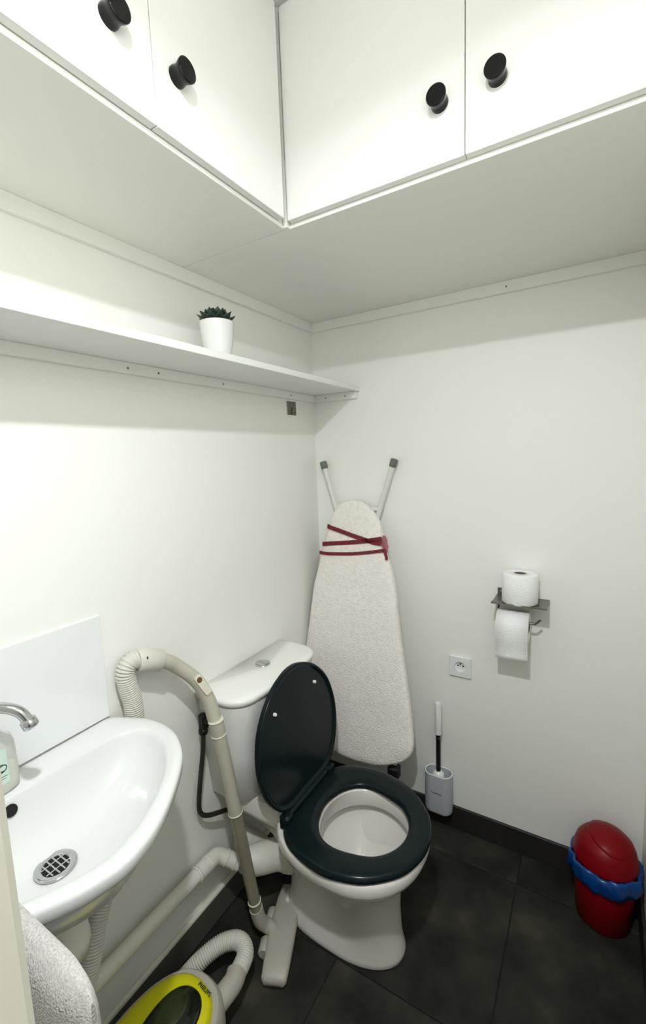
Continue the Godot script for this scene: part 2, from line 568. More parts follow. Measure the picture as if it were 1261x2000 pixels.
func toilet() -> void:
	var t := thing("toilet", "white floor standing toilet with dark green seat and raised lid", "toilet", Vector3(0.38, 0.0, TZ))
	var n := 64
	var mb := MB.new()
	var rings := []
	# outside, from the foot upwards: x back, x front, widest x, half width, y
	for s in [[0.175, 0.578, 0.40, 0.096, 0.0], [0.170, 0.586, 0.40, 0.1, 0.008], [0.172, 0.586, 0.40, 0.099, 0.022], [0.185, 0.578, 0.42, 0.090, 0.05], [0.195, 0.573, 0.43, 0.092, 0.09], [0.2, 0.570, 0.44, 0.095, 0.15],
			[0.205, 0.572, 0.45, 0.102, 0.2], [0.2, 0.576, 0.45, 0.112, 0.24], [0.2, 0.588, 0.45, 0.130, 0.275], [0.2, 0.612, 0.45, 0.160, 0.31], [0.2, 0.627, 0.45, 0.178, 0.331], [0.2, 0.638, 0.45, 0.190, 0.335], [0.2, 0.650, 0.45, 0.200, 0.345], [0.2, 0.656, 0.45, 0.206, 0.360], [0.2, 0.656, 0.45, 0.206, 0.383], [0.204, 0.650, 0.45, 0.2, 0.392]]:
		var er := egg(s[0], s[1], s[2], s[3], s[4], n, TZ, 2.6, 2.15)
		# the sides of the pedestal are hollowed behind the front column
		for k in n:
			var pinch := 1.0 - 0.42 * exp(-pow((er[k].x - 0.35) / 0.095, 2.0)) * exp(-pow((er[k].y - 0.155) / 0.085, 2.0))
			er[k].z = TZ + (er[k].z - TZ) * pinch
		rings.append(er)
	# over the rim and down into the bowl
	for s in [[0.335, 0.610, 0.46, 0.142, 0.392], [0.328, 0.604, 0.46, 0.136, 0.386], [0.329, 0.601, 0.46, 0.133, 0.341], [0.326, 0.604, 0.46, 0.136, 0.336], [0.302, 0.626, 0.46, 0.160, 0.337], [0.298, 0.630, 0.46, 0.164, 0.332], [0.300, 0.627, 0.46, 0.161, 0.305], [0.322, 0.600, 0.46, 0.136, 0.270], [0.35, 0.56, 0.46, 0.105, 0.235], [0.375, 0.53, 0.455, 0.075, 0.205], [0.395, 0.5, 0.45, 0.05, 0.19]]:
		rings.append(egg(s[0], s[1], s[2], s[3], s[4], n, TZ, 2.0, 2.0))
	mb.loft(rings, true, true, false, 0, 0)
	var pan := part("pan", mb, M.pan_ceramic, t)
	for s in [[0.385, TZ + 0.073], [0.385, TZ - 0.073]]:
		part("bolt_cap", turned([[0.009, 0.0], [0.008, 0.004], [0.004, 0.0065]], Vector3(s[0], 0.062, s[1]), Vector3(0, 0.25, signf(s[1] - TZ)), 16), M.white_plastic, pan)
	# web behind the bowl that carries the cistern
	mb = MB.new()
	rings = []
	for s in [[0.02, 0.25, 0.13, 0.43, 0.432], [0.02, 0.27, 0.145, 0.405, 0.392], [0.03, 0.28, 0.135, 0.40, 0.37], [0.07, 0.28, 0.10, 0.4, 0.33], [0.13, 0.28, 0.075, 0.4, 0.27], [0.18, 0.28, 0.06, 0.4, 0.2]]:
		rings.append(egg(s[0], s[1], (s[0] + s[1]) / 2, s[2], s[4], 40, TZ - 0.01, 4.0, 3.0))
	mb.loft(rings, true, true)
	part("cistern_platform", mb, M.pan_ceramic, t)
	# outlet spigot with its rubber collar
	mb = MB.new()
	mb.tube(spline([Vector3(0.275, 0.196, TZ), Vector3(0.245, 0.19, TZ + 0.01), Vector3(0.20, 0.185, TZ + 0.02)]), 0.052, 24)
	part("outlet", mb, M.pan_ceramic, t)
	part("collar", turned([[0.050, 0.0], [0.062, 0.001], [0.064, 0.008], [0.062, 0.016], [0.052, 0.018]], Vector3(0.232, 0.188, TZ + 0.012), Vector3(1, 0.1, -0.2), 32), M.pipe_white, t)
	# cistern body
	mb = MB.new()
	rings = []
	for s in [[0.43, 0.150, 0.355, 0.705], [0.438, 0.158, 0.348, 0.712], [0.6, 0.178, 0.333, 0.732], [0.772, 0.192, 0.320, 0.748]]:
		rings.append(tank(s[1], s[2], s[3], s[0], 0.065))
	mb.loft(rings)
	part("cistern", mb, M.cistern_ceramic, t)
	mb = MB.new()
	rings = []
	for s in [[0.7745, -0.002], [0.777, 0.005], [0.79, 0.008], [0.797, 0.005], [0.8005, -0.004], [0.8015, -0.014]]:
		rings.append(tank(0.192 + s[1], 0.320 - s[1], 0.748 + s[1], s[0], 0.07 + s[1]))
	mb.loft(rings, true, true, false, 0, 0)
	var lidc := part("cistern_lid", mb, M.cistern_ceramic, t)
	var bt := part("flush_button", turned([[0.0265, 0.0], [0.0265, 0.003], [0.024, 0.0045], [0.0225, 0.0035]], Vector3(0.074, 0.8012, 0.517)), M.chrome, lidc)
	bt.set_meta("label", "round chrome double flush button")
	mb = MB.new()
	for sgn in [-1, 1]:
		var half := []
		for yy in [0.8046, 0.8068]:
			var r := PackedVector3Array()
			for k in 17:
				var a := PI * k / 16.0
				r.append(Vector3(0.074 + 0.021 * cos(a), yy, 0.517 + sgn * (0.0008 + 0.0205 * sin(a))))
			half.append(r)
		mb.loft(half, true, true, false, -1, -1)
	# the two halves are cut apart by a slit
	part("button_halves", mb, M.chrome, lidc)
	# seat ring
	var o := outline(SEAT_OUT, 96)
	var i := outline(SEAT_IN, 96)
	mb = MB.new()
	rings = []
	for s in [[0.0, 0.397], [0.0, 0.404], [0.04, 0.4095], [0.13, 0.4135], [0.3, 0.416], [0.6, 0.417], [0.85, 0.4155], [0.95, 0.412], [1.0, 0.405], [1.0, 0.399], [0.985, 0.3945], [0.5, 0.3945], [0.02, 0.3945]]:
		var r := PackedVector3Array()
		for k in 96:
			var p := i[k].lerp(o[k], s[0])
			r.append(Vector3(p.x, s[1], TZ + p.y))
		rings.append(r)
	mb.loft(rings, false, false, true)
	part("seat", mb, M.seat_green, t, "dark green oval toilet seat")
	# raised lid, leaning back on the cistern: outline in its own plane (height u, half width)
	mb = MB.new()
	var lo := outline([[0.0, 0.0], [0.0, 0.07], [0.004, 0.115], [0.03, 0.160], [0.09, 0.198], [0.175, 0.216], [0.26, 0.202], [0.32, 0.168], [0.372, 0.112], [0.4, 0.05], [0.408, 0.0]], 96)
	var base := Vector3(0.2585, 0.427, TZ - 0.012)
	var up := Vector3(-0.050, 0.405, 0).normalized()
	var nrm := Vector3(up.y, -up.x, 0)
	rings = []
	for s in [[0.0, -0.009], [0.0, -0.006], [0.0, -0.001], [0.0, 0.006], [0.003, 0.008], [0.008, 0.008], [0.011, 0.005], [0.014, 0.0005], [0.018, 0.0]]:
		rings.append(lid_ring(lo, base, up, nrm, s[0], s[1]))
	rings.push_front(lid_ring(lo, base, up, nrm, 0.006, -0.012))
	mb.loft(rings, true, true, false, 0, 2)
	var lid := part("lid", mb, M.seat_green, t, "dark green toilet lid raised against the cistern")
	for s in [[0.305, 0.112], [0.305, -0.112]]:
		var p: Vector3 = base + up * s[0] + Vector3(0, 0, s[1])
		part("bumper", turned([[0.0055, 0.0], [0.0055, 0.006], [0.004, 0.0085]], p, nrm, 16), M.white_plastic, lid)
	# hinges
	mb = MB.new()
	mb.tube(PackedVector3Array([Vector3(0.266, 0.422, TZ - 0.13), Vector3(0.266, 0.422, TZ + 0.13)]), 0.0095, 16)
	part("hinge_bar", mb, M.seat_green, t)
	for s in [-1, 1]:
		part("hinge", boxed(Vector3(0.250, 0.394, TZ + s * 0.125 - 0.017), Vector3(0.284, 0.437, TZ + s * 0.125 + 0.017), 0.006), M.seat_green, t)

func lid_ring(lo: PackedVector2Array, base: Vector3, up: Vector3, nrm: Vector3, inset: float, off: float) -> PackedVector3Array:
	var r := PackedVector3Array()
	var c := Vector2(0.19, 0)
	for p in lo:
		var d := (p - c).normalized()
		var s := p - d * inset
		r.append(base + up * s.x + Vector3(0, 0, s.y) + nrm * off)
	return r

# plan of the cistern: flat at the wall, bowed front, rounded front corners
func tank(x1: float, z0: float, z1: float, y: float, rad: float) -> PackedVector3Array:
	var r := PackedVector3Array()
	var x0 := 0.002
	r.append(Vector3(x0, y, z1))
	r.append(Vector3(x0, y, (z0 + z1) / 2))
	r.append(Vector3(x0, y, z0))
	r.append(Vector3(x0 + 0.06, y, z0 - 0.004))
	var bow := 0.014
	for k in 9:
		var a := PI / 2 * k / 8.0
		r.append(Vector3(x1 - bow - rad + rad * sin(a), y, z0 + rad - rad * cos(a)))
	for k in range(1, 8):
		var s := k / 8.0
		r.append(Vector3(x1 - bow + bow * sin(PI * s), y, lerpf(z0 + rad, z1 - rad, s)))
	for k in 9:
		var a := PI / 2 * k / 8.0
		r.append(Vector3(x1 - bow - rad + rad * cos(a), y, z1 - rad + rad * sin(a)))
	r.append(Vector3(x0 + 0.06, y, z1 + 0.004))
	return r

const SZ := 1.270

func sink() -> void:
	var t := thing("washbasin", "white ceramic washbasin fixed to the left wall under the splashback", "sink", Vector3(0.2, 0.74, SZ))
	var n := 112
	var out := outline([[0.002, 0.0], [0.002, 0.1], [0.002, 0.19], [0.004, 0.236], [0.04, 0.258], [0.098, 0.281], [0.16, 0.283], [0.22, 0.266], [0.286, 0.222], [0.345, 0.15], [0.388, 0.08], [0.405, 0.03], [0.409, 0.0]], n)
	var inn := outline([[0.082, 0.0], [0.082, 0.08], [0.083, 0.15], [0.092, 0.21], [0.125, 0.245], [0.17, 0.246], [0.22, 0.228], [0.276, 0.186], [0.325, 0.122], [0.357, 0.06], [0.368, 0.02], [0.370, 0.0]], n)
	var dr := Vector2(0.180, 0.002)
	var mb := MB.new()
	var rings := []
	# drain up to the rim, then down the outside
	for s in [[0.10, 0.745], [0.2, 0.7475], [0.4, 0.756], [0.6, 0.769], [0.78, 0.79], [0.9, 0.818], [0.965, 0.845], [0.985, 0.857], [1.0, 0.864], [1.025, 0.8685]]:
		var r := PackedVector3Array()
		for k in n:
			var p := dr.lerp(inn[k], s[0])
			r.append(Vector3(p.x, s[1], SZ + p.y))
		rings.append(r)
	var cc := Vector2(0.2, 0)
	rings.append(ring_at(out, 0.8715, SZ, 0.016, cc))
	rings.append(ring_at(out, 0.8715, SZ, 0.008, cc))
	rings.append(ring_at(out, 0.8685, SZ, 0.002, cc))
	rings.append(ring_at(out, 0.863, SZ, 0.0, cc))
	rings.append(ring_at(out, 0.846, SZ, 0.002, cc))
	rings.append(ring_at(out, 0.837, SZ, 0.008, cc))
	rings.append(ring_at(out, 0.833, SZ, 0.02, cc))
	for s in [[1.0, 0.828], [0.93, 0.80], [0.82, 0.765], [0.6, 0.735], [0.35, 0.715], [0.16, 0.705], [0.1, 0.70]]:
		var r := PackedVector3Array()
		for k in n:
			var p := dr.lerp(out[k], s[0] * 0.9)
			r.append(Vector3(maxf(p.x, 0.003), s[1], SZ + p.y))
		rings.append(r)
	mb.loft(rings, true, true, false, 0, 0)
	part("basin", mb, M.ceramic, t)
	# drain: chrome cup with a grid of bars over a dark hole
	var d := Vector3(0.180, 0.7490, SZ + 0.002)
	var drain := part("drain", turned([[0.036, 0.0], [0.0365, 0.002], [0.035, 0.0034], [0.025, 0.0026], [0.0235, 0.0016]], d), M.chrome, t, "chrome drain with a grid of bars")
	part("drain_hole", turned([[0.0232, 0.0012], [0.0232, 0.0020]], d), M.dark_hole, drain)
	for k in 4:
		var off := -0.015 + 0.010 * k
		var hl := sqrt(0.0235 * 0.0235 - off * off)
		part("grid_bar", boxed(d + Vector3(-hl, 0.0018, off - 0.0013), d + Vector3(hl, 0.0034, off + 0.0013)), M.chrome, drain)
	for off in [-0.009, 0.009]:
		var hl := sqrt(0.0235 * 0.0235 - off * off)
		part("grid_bar", boxed(d + Vector3(off - 0.0013, 0.0019, -hl), d + Vector3(off + 0.0013, 0.0035, hl)), M.chrome, drain)
	# overflow
	part("overflow", turned([[0.0115, 0.0], [0.0115, 0.003]], Vector3(0.0862, 0.845, SZ + 0.027), Vector3(1.0, 0.30, 0), 24), M.dark_hole, t)
	# bottle trap below
	part("trap", turned([[0.032, 0.70], [0.032, 0.655], [0.041, 0.65], [0.042, 0.59], [0.044, 0.588], [0.044, 0.578], [0.038, 0.555], [0.022, 0.546]], Vector3(0.180, 0, SZ + 0.002)), M.pipe_white, t)
	part("trap_arm", piped([Vector3(0.14, 0.61, SZ), Vector3(0.09, 0.60, SZ + 0.02), Vector3(0.045, 0.55, SZ + 0.03), Vector3(0.042, 0.42, SZ + 0.03), Vector3(0.042, 0.30, SZ + 0.03)], 0.018), M.pipe_white, t)
	# tap
	var tp := thing("tap", "chrome swan neck tap arching over the washbasin", "tap", Vector3(0.047, 0.8717, 1.365))
	part("base", turned([[0.024, 0.0], [0.024, 0.006], [0.018, 0.012], [0.017, 0.06], [0.012, 0.066]], tp.position), M.chrome, tp)
	part("spout", piped([Vector3(0.047, 0.93, 1.365), Vector3(0.047, 1.02, 1.365), Vector3(0.056, 1.052, 1.356), Vector3(0.080, 1.066, 1.333), Vector3(0.113, 1.066, 1.302), Vector3(0.134, 1.054, 1.282), Vector3(0.144, 1.034, 1.2725)], 0.0098, 18), M.chrome, tp)
	part("aerator", turned([[0.0105, 0.0], [0.0135, 0.002], [0.0138, 0.016], [0.012, 0.018]], Vector3(0.1425, 1.037, 1.2735), Vector3(0.30, -1.0, -0.27), 24), M.chrome, tp)
	part("handle", boxed(Vector3(0.04, 0.94, 1.375), Vector3(0.054, 0.952, 1.42), 0.003), M.chrome, tp)
	# soap bottle on the back ledge
	var sp := Vector3(0.045, 0.8718, 1.298)
	var sb := thing("soap_bottle", "translucent soap bottle with green oval label beside the tap", "bottle", sp)
	mb = MB.new()
	rings = []
	for s in [[0.0, 0.85], [0.004, 0.98], [0.02, 1.0], [0.09, 0.96], [0.105, 0.86], [0.115, 0.55], [0.12, 0.36], [0.132, 0.34]]:
		rings.append(ellipse_ring(sp + Vector3(0, s[0], 0), 0.027 * s[1], 0.038 * s[1], 36, 2.4))
	mb.loft(rings)
	part("bottle", mb, M.soap_bottle, sb)
	mb = MB.new()
	rings = []
	for s in [[0.002, 0.86], [0.02, 0.95], [0.05, 0.94]]:
		rings.append(ellipse_ring(sp + Vector3(0, s[0], 0), 0.027 * s[1], 0.038 * s[1], 36, 2.4))
	mb.loft(rings)
	part("liquid", mb, M.soap_liquid, sb)
	part("pump", turned([[0.012, 0.132], [0.012, 0.145], [0.004, 0.147], [0.004, 0.165], [0.010, 0.166], [0.010, 0.174]], sp), M.white_plastic, sb)
	part("label", label_patch(sp, 0.022, 0.092, -1.0, 0.28, 1.006), M.label_pale, sb)
	# green oval with a pale bar of print on the label
	part("label_mark", oval_patch(sp, 0.054, -0.12, 0.0095, 0.012, 1.012), M.label_green, sb)
	part("label_mark", oval_patch(sp, 0.055, -0.12, 0.0028, 0.009, 1.018), M.label_pale, sb)
	part("label_mark", label_patch(sp, 0.037, 0.0382, -0.5, 0.2, 1.012), M.label_green, sb)
	part("label_mark", label_patch(sp, 0.0325, 0.0335, -0.5, 0.12, 1.012), M.label_green, sb)
	part("label_mark", oval_patch(sp, 0.084, -0.3, 0.004, 0.004, 1.012), M.print_dark, sb)
	# white splashback behind the basin
	var sbk := thing("splashback", "white glossy splashback panel on the wall behind the washbasin", "splashback", Vector3(0, 0.8735, 1.3))
	part("panel", boxed(Vector3(0.0, 0.8735, 1.033), Vector3(0.0065, 1.1355, 1.570), 0.0012), M.tile_white, sbk)

# a strip of the bottle's surface between two heights and two angles
func bottle_point(sp: Vector3, h: float, a: float, k: float) -> Vector3:
	var s := lerpf(1.0, 0.96, clampf((h - 0.02) / 0.07, 0.0, 1.0)) * k
	var ca := cos(a)
	var sa := sin(a)
	return sp + Vector3(0.027 * s * signf(ca) * pow(absf(ca), 2.0 / 2.4), h, 0.038 * s * signf(sa) * pow(absf(sa), 2.0 / 2.4) * -1.0)

func label_patch(sp: Vector3, h0: float, h1: float, a0: float, a1: float, k: float) -> MB:
	var mb := MB.new()
	for i in 16:
		var a := lerpf(a0, a1, i / 16.0)
		var b := lerpf(a0, a1, (i + 1) / 16.0)
		mb.q(bottle_point(sp, h0, a, k), bottle_point(sp, h0, b, k), bottle_point(sp, h1, b, k), bottle_point(sp, h1, a, k))
	return mb

func oval_patch(sp: Vector3, h: float, a: float, rh: float, rw: float, k: float) -> MB:
	var mb := MB.new()
	var c := bottle_point(sp, h, a, k)
	for i in 24:
		var u := TAU * i / 24
		var w := TAU * (i + 1) / 24
		mb.t(c, bottle_point(sp, h + rh * sin(u), a + rw / 0.034 * cos(u), k), bottle_point(sp, h + rh * sin(w), a + rw / 0.034 * cos(w), k))
	return mb

# ironing board: outline in its leaning plane
const BA := 0.28347
const BB := -0.17822

func on_board(x: float, y: float, off := 0.0) -> Vector3:
	var nrm := Vector3(0, -BB, 1).normalized()
	return Vector3(x, y, BA + BB * y) + nrm * off

func ironing_board() -> void:
	var t := thing("ironing_board", "folded ironing board with pale fleece cover leaning in the corner", "ironing board", Vector3(0.25, 0.0, 0.2))
	var pts := [[0.206, 1.32], [0.245, 1.309], [0.285, 1.276], [0.313, 1.237], [0.325, 1.198], [0.343, 1.132], [0.369, 1.069], [0.391, 0.987], [0.406, 0.905], [0.422, 0.805], [0.445, 0.696], [0.472, 0.564], [0.486, 0.474], [0.489, 0.426], [0.474, 0.388], [0.428, 0.354], [0.346, 0.325], [0.26, 0.316], [0.16, 0.325], [0.08, 0.35], [0.03, 0.39], [0.012, 0.45], [0.006, 0.56], [0.007, 0.703], [0.014, 0.784], [0.021, 0.871], [0.029, 0.958], [0.043, 1.031], [0.059, 1.104], [0.073, 1.155], [0.09, 1.22], [0.106, 1.264], [0.128, 1.3], [0.163, 1.317]]
	var k := pts.size()
	var fine := []
	for i in k:
		var a := Vector2(pts[(i + k - 1) % k][0], pts[(i + k - 1) % k][1])
		var b := Vector2(pts[i][0], pts[i][1])
		var c := Vector2(pts[(i + 1) % k][0], pts[(i + 1) % k][1])
		var d := Vector2(pts[(i + 2) % k][0], pts[(i + 2) % k][1])
		for s in 4:
			fine.append(b.cubic_interpolate(c, a, d, s / 4.0))
	var nz := noise(9.0, 11, 3)
	var mb := MB.new()
	var rings := []
	var mid := Vector2(0.235, 0.82)
	for s in [[0.0, -0.026], [0.0, -0.020], [0.0, -0.010], [0.004, -0.003], [0.010, 0.0], [0.025, 0.002], [0.3, 0.003], [0.5, 0.003], [0.7, 0.003], [0.85, 0.003], [1.0, 0.003]]:
		var r := PackedVector3Array()
		for i in fine.size():
			var p: Vector2 = fine[i]
			var q: Vector2
			if s[0] < 0.03:
				q = p + (Vector2(mid.x, p.y) - p).normalized() * s[0] if absf(p.y - mid.y) < 0.38 else p + (Vector2(mid.x, mid.y + 0.36 * signf(p.y - mid.y)) - p).normalized() * s[0]
			else:
				var ax := Vector2(mid.x, clampf(p.y, 0.45, 1.2))
				q = p.lerp(ax, s[0])
			r.append(on_board(q.x, q.y, s[1] + 0.0035 * nz.get_noise_2d(q.x, q.y)))
		rings.append(r)
	mb.loft(rings, true, false, false, 0, 1)
	part("cover", mb, M.fleece, t, "off-white fleece board cover")
	# leg tubes with grey end caps that stick out at the top
	for s in [[Vector3(0.050, 1.474, 0.026), Vector3(0.128, 1.20, 0.026), Vector3(0.24, 0.72, 0.06)], [Vector3(0.369, 1.476, 0.026), Vector3(0.285, 1.225, 0.026), Vector3(0.19, 0.72, 0.06)]]:
		var mb2 := MB.new()
		mb2.tube(PackedVector3Array(s), 0.0105, 16)
		var leg := part("leg", mb2, M.tube_white, t)
		var d: Vector3 = (s[0] - s[1]).normalized()
		part("end_cap", turned([[0.0128, -0.028], [0.0138, -0.026], [0.0145, 0.0], [0.0125, 0.003]], s[0], d, 20), M.rubber_grey, leg)
	mb = MB.new()
	mb.tube(PackedVector3Array([Vector3(0.10, 1.284, 0.026), Vector3(0.302, 1.284, 0.026)]), 0.009, 14)
	part("cross_bar", mb, M.tube_white, t)
	# lower legs and the black feet it stands on
	for x in [0.07, 0.405]:
		mb = MB.new()
		mb.tube(PackedVector3Array([Vector3(x, 0.75, 0.085), Vector3(x, 0.30, 0.165), Vector3(x, 0.02, 0.185)]), 0.0105, 16)
		var leg := part("leg", mb, M.tube_white, t)
		part("foot", turned([[0.0145, 0.0], [0.0155, 0.004], [0.0145, 0.045]], Vector3(x, 0.0005, 0.186), Vector3.UP, 18), M.rubber_black, leg)
		part("clamp", boxed(Vector3(x - 0.020, 0.262, 0.150), Vector3(x + 0.020, 0.315, 0.195), 0.006), M.rubber_black, leg)
	# red ribbon wound three times round the board
	ribbon(t, [[0.0905, 1.210], [0.14, 1.197], [0.20, 1.181], [0.262, 1.166], [0.30, 1.158], [0.333, 1.156]], 0.0085)
	ribbon(t, [[0.0715, 1.1375], [0.14, 1.145], [0.224, 1.155], [0.285, 1.165], [0.334, 1.175]], 0.0085)
	ribbon(t, [[0.0585, 1.101], [0.10, 1.100], [0.142, 1.1025], [0.20, 1.107], [0.249, 1.1135], [0.300, 1.122], [0.345, 1.131]], 0.0065)
	# loose tulle tuft at the knot, and one hanging end
	var tz := noise(38.0, 4, 2)
	mb = MB.new()
	var grid := []
	for i in 11:
		var row := []
		for j in 9:
			var u := i / 10.0
			var w := j / 8.0
			var half := 0.011 * (0.35 + 0.65 * sin(PI * (0.15 + 0.75 * u)))
			var x := 0.343 + 0.010 * u + half * (w * 2.0 - 1.0)
			var y := 1.187 - 0.068 * u
			row.append(on_board(x + 0.004 * tz.get_noise_2d(x * 1.3 + 3.0, y), y + 0.003 * tz.get_noise_2d(x, y + 5.0), 0.004 + 0.010 * absf(tz.get_noise_2d(x * 2.0, y * 2.0)) + 0.006 * sin(w * 9.0 + u * 4.0)))
		grid.append(row)
	for i in 10:
		for j in 8:
			mb.q(grid[i][j], grid[i][j + 1], grid[i + 1][j + 1], grid[i + 1][j])
	part("ribbon_tuft", mb, M.tulle_red, t)
	ribbon(t, [[0.348, 1.136], [0.351, 1.122], [0.357, 1.106], [0.358, 1.096]], 0.006)

func ribbon(t: Node3D, pts: Array, w: float) -> void:
	var p3 := []
	for p in pts:
		p3.append(on_board(p[0], p[1], 0.0065))
	if pts[0][0] < 0.1:   # goes on round the edge of the board
		p3.push_front(on_board(pts[0][0] - 0.001, pts[0][1], -0.012))
	var path := spline(p3, 6)
	var mb := MB.new()
	var rings := []
	var nrm := Vector3(0, -BB, 1).normalized()
	for i in path.size():
		var d := (path[mini(i + 1, path.size() - 1)] - path[maxi(i - 1, 0)]).normalized()
		var side := (Vector3(0, 1, BB).normalized() if absf(d.dot(nrm)) > 0.7 else d.cross(nrm).normalized() * -1.0) * w
		rings.append(PackedVector3Array([path[i] - side, path[i] + side, path[i] + side + nrm * 0.001, path[i] - side + nrm * 0.001]))
	mb.loft(rings, true, true, false, -1, -1)
	part("ribbon", mb, M.ribbon_red, t, "dark red ribbon")

func vacuum() -> void:
	var t := thing("vacuum_cleaner", "yellow and grey canister vacuum cleaner with hose and wand beside the toilet", "vacuum cleaner", Vector3(0.21, 0.0, 1.15))
	# canister: rings of a rounded plan, nose towards the back wall
	var cx := 0.196
	var cz := 1.147
	var mb := MB.new()
	var rings := []
	for s in [[0.012, 0.88], [0.02, 0.95], [0.05, 1.0], [0.10, 1.0], [0.135, 0.985], [0.152, 0.95], [0.158, 0.92]]:
		rings.append(ellipse_ring(Vector3(cx, s[0], cz), 0.127 * s[1], 0.204 * s[1], 64, 2.35))
	mb.loft(rings)
	part("body", mb, M.vacuum_grey, t)
	mb = MB.new()
	rings = []
	for s in [[0.150, 0.885], [0.162, 0.88], [0.171, 0.865], [0.178, 0.82], [0.183, 0.72], [0.186, 0.55], [0.1875, 0.3]]:
		rings.append(ellipse_ring(Vector3(cx, s[0], cz), 0.120 * s[1], 0.194 * s[1], 64, 2.4))
	mb.loft(rings, true, true, false, 0, 0)
	var top := part("top_cover", mb, M.vacuum_yellow, t, "yellow top cover")
	mb = MB.new()
	rings = []
	for s in [[0.178, 1.0], [0.187, 1.0], [0.1895, 0.95], [0.192, 0.8], [0.194, 0.45], [0.1945, 0.1]]:
		rings.append(ellipse_ring(Vector3(0.212, s[0], 1.092), 0.058 * s[1], 0.084 * s[1], 48, 2.3))
	mb.loft(rings, true, true, false, 0, 0)
	part("window", mb, M.vacuum_window, top, "dark translucent dust window")
	mb = MB.new()
	rings = []
	for q in [[0.1915, 1.0], [0.1945, 0.96], [0.1965, 0.6], [0.1970, 0.15]]:
		rings.append(ellipse_ring(Vector3(0.198, q[0], 1.072), 0.034 * q[1], 0.048 * q[1], 36))
	mb.loft(rings, true, true, false, 0, 0)
	part("dust_cup", mb, M.vacuum_cup, top)
	var tm := TextMesh.new()
	tm.text = "PHILIPS"
	var font := SystemFont.new()
	font.font_names = PackedStringArray(["Droid Sans"])
	font.font_weight = 700
	tm.font = font
	tm.font_size = 64
	tm.pixel_size = 0.00019
	tm.depth = 0.0008
	var tx := Vector3(0.99, 0, 0.10).normalized()
	var ty := Vector3(tx.z, 0, -tx.x)
	put("lettering", tm, M.print_dark, top, Transform3D(Basis(tx, ty, Vector3.UP), Vector3(0.230, 0.1818, 0.9945) - world_of(top)), "PHILIPS in dark letters")
	for z in [1.08, 1.26]:
		for x in [cx - 0.118, cx + 0.118]:
			part("wheel", turned([[0.026, -0.008], [0.03, -0.006], [0.03, 0.006], [0.026, 0.008]], Vector3(x, 0.030, z), Vector3.RIGHT, 24), M.rubber_black, t)
	# hose: from the nose in a loop, back along the body, up behind the basin
	var loop := spline([Vector3(0.236, 0.105, 0.895), Vector3(0.232, 0.108, 0.862), Vector3(0.222, 0.107, 0.838), Vector3(0.198, 0.106, 0.822), Vector3(0.170, 0.104, 0.824), Vector3(0.138, 0.100, 0.852), Vector3(0.110, 0.085, 0.898), Vector3(0.082, 0.055, 0.945), Vector3(0.055, 0.030, 1.02), Vector3(0.050, 0.028, 1.12), Vector3(0.062, 0.06, 1.23), Vector3(0.085, 0.20, 1.25), Vector3(0.098, 0.33, 1.215), Vector3(0.097, 0.41, 1.188), Vector3(0.088, 0.47, 1.162), Vector3(0.080, 0.52, 1.132), Vector3(0.060, 0.62, 1.08), Vector3(0.037, 0.74, 1.015), Vector3(0.030, 0.83, 0.985), Vector3(0.031, 0.89, 0.984), Vector3(0.033, 0.94, 0.995), Vector3(0.035, 0.978, 1.000), Vector3(0.037, 1.000, 0.987), Vector3(0.039, 1.002, 0.962), Vector3(0.042, 0.996, 0.935)], 14)
	part("hose", ribbed(loop, 0.0240, 0.0052, 0.0060, 20), M.hose_beige, t, "ribbed beige hose")
	part("hose_connector", piped([Vector3(0.232, 0.106, 0.886), Vector3(0.240, 0.106, 0.91), Vector3(0.238, 0.108, 0.965)], 0.027, 20), M.vacuum_grey, t)
	# handle cuff, bent handle, straight wand
	var cuff := part("cuff", handle_cuff(), M.hose_beige, t)
	part("mark", boxed(Vector3(0.0690, 1.000, 0.9555), Vector3(0.0705, 1.0105, 0.9590)), M.print_dark, cuff)
	var hp := spline([Vector3(0.048, 0.986, 0.925), Vector3(0.058, 0.968, 0.893), Vector3(0.063, 0.940, 0.862), Vector3(0.086, 0.888, 0.822), Vector3(0.108, 0.83, 0.803), Vector3(0.124, 0.775, 0.800), Vector3(0.135, 0.73, 0.798)], 8)
	mb = MB.new()
	mb.tube(hp, 0.0195, 24)
	var hd := part("handle", mb, M.wand_beige, t)
	# air slider on the handle
	var sl := hp[26]
	var sd := (hp[31] - hp[22]).normalized()
	var sn := Vector3(0.75, 0.55, 0.35)
	sn = (sn - sd * sd.dot(sn)).normalized()
	mb = MB.new()
	var w := sd.cross(sn)
	rings = []
	for s in [[-0.032, 0.008], [-0.028, 0.0115], [0.026, 0.0115], [0.032, 0.008]]:
		var c: Vector3 = sl + sd * s[0] + sn * 0.016
		rings.append(PackedVector3Array([c - w * s[1], c + w * s[1], c + w * s[1] * 0.9 + sn * 0.008, c - w * s[1] * 0.9 + sn * 0.008]))
	mb.loft(rings, true, true, false, -1, -1)
	var slide := part("slider", mb, M.collar_pale, hd)
	mb = MB.new()
	mb.lathe([[0.0085, 0.0], [0.007, 0.0018]], sl - sd * 0.018 + sn * 0.0236, sn, 16)
	part("slider_button", mb, M.latch_brown, slide, "brown oval button")
	var a := Vector3(0.135, 0.73, 0.798)
	var b := Vector3(0.183, 0.115, 0.738)
	var wd := (b - a).normalized()
	mb = MB.new()
	mb.tube(PackedVector3Array([a - wd * 0.04, a, a + wd * 0.26]), 0.0205, 24)
	part("wand", mb, M.wand_beige, t)
	mb = MB.new()
	mb.tube(PackedVector3Array([a + wd * 0.25, b]), 0.0180, 24)
	part("lower_wand", mb, M.wand_steel, t)
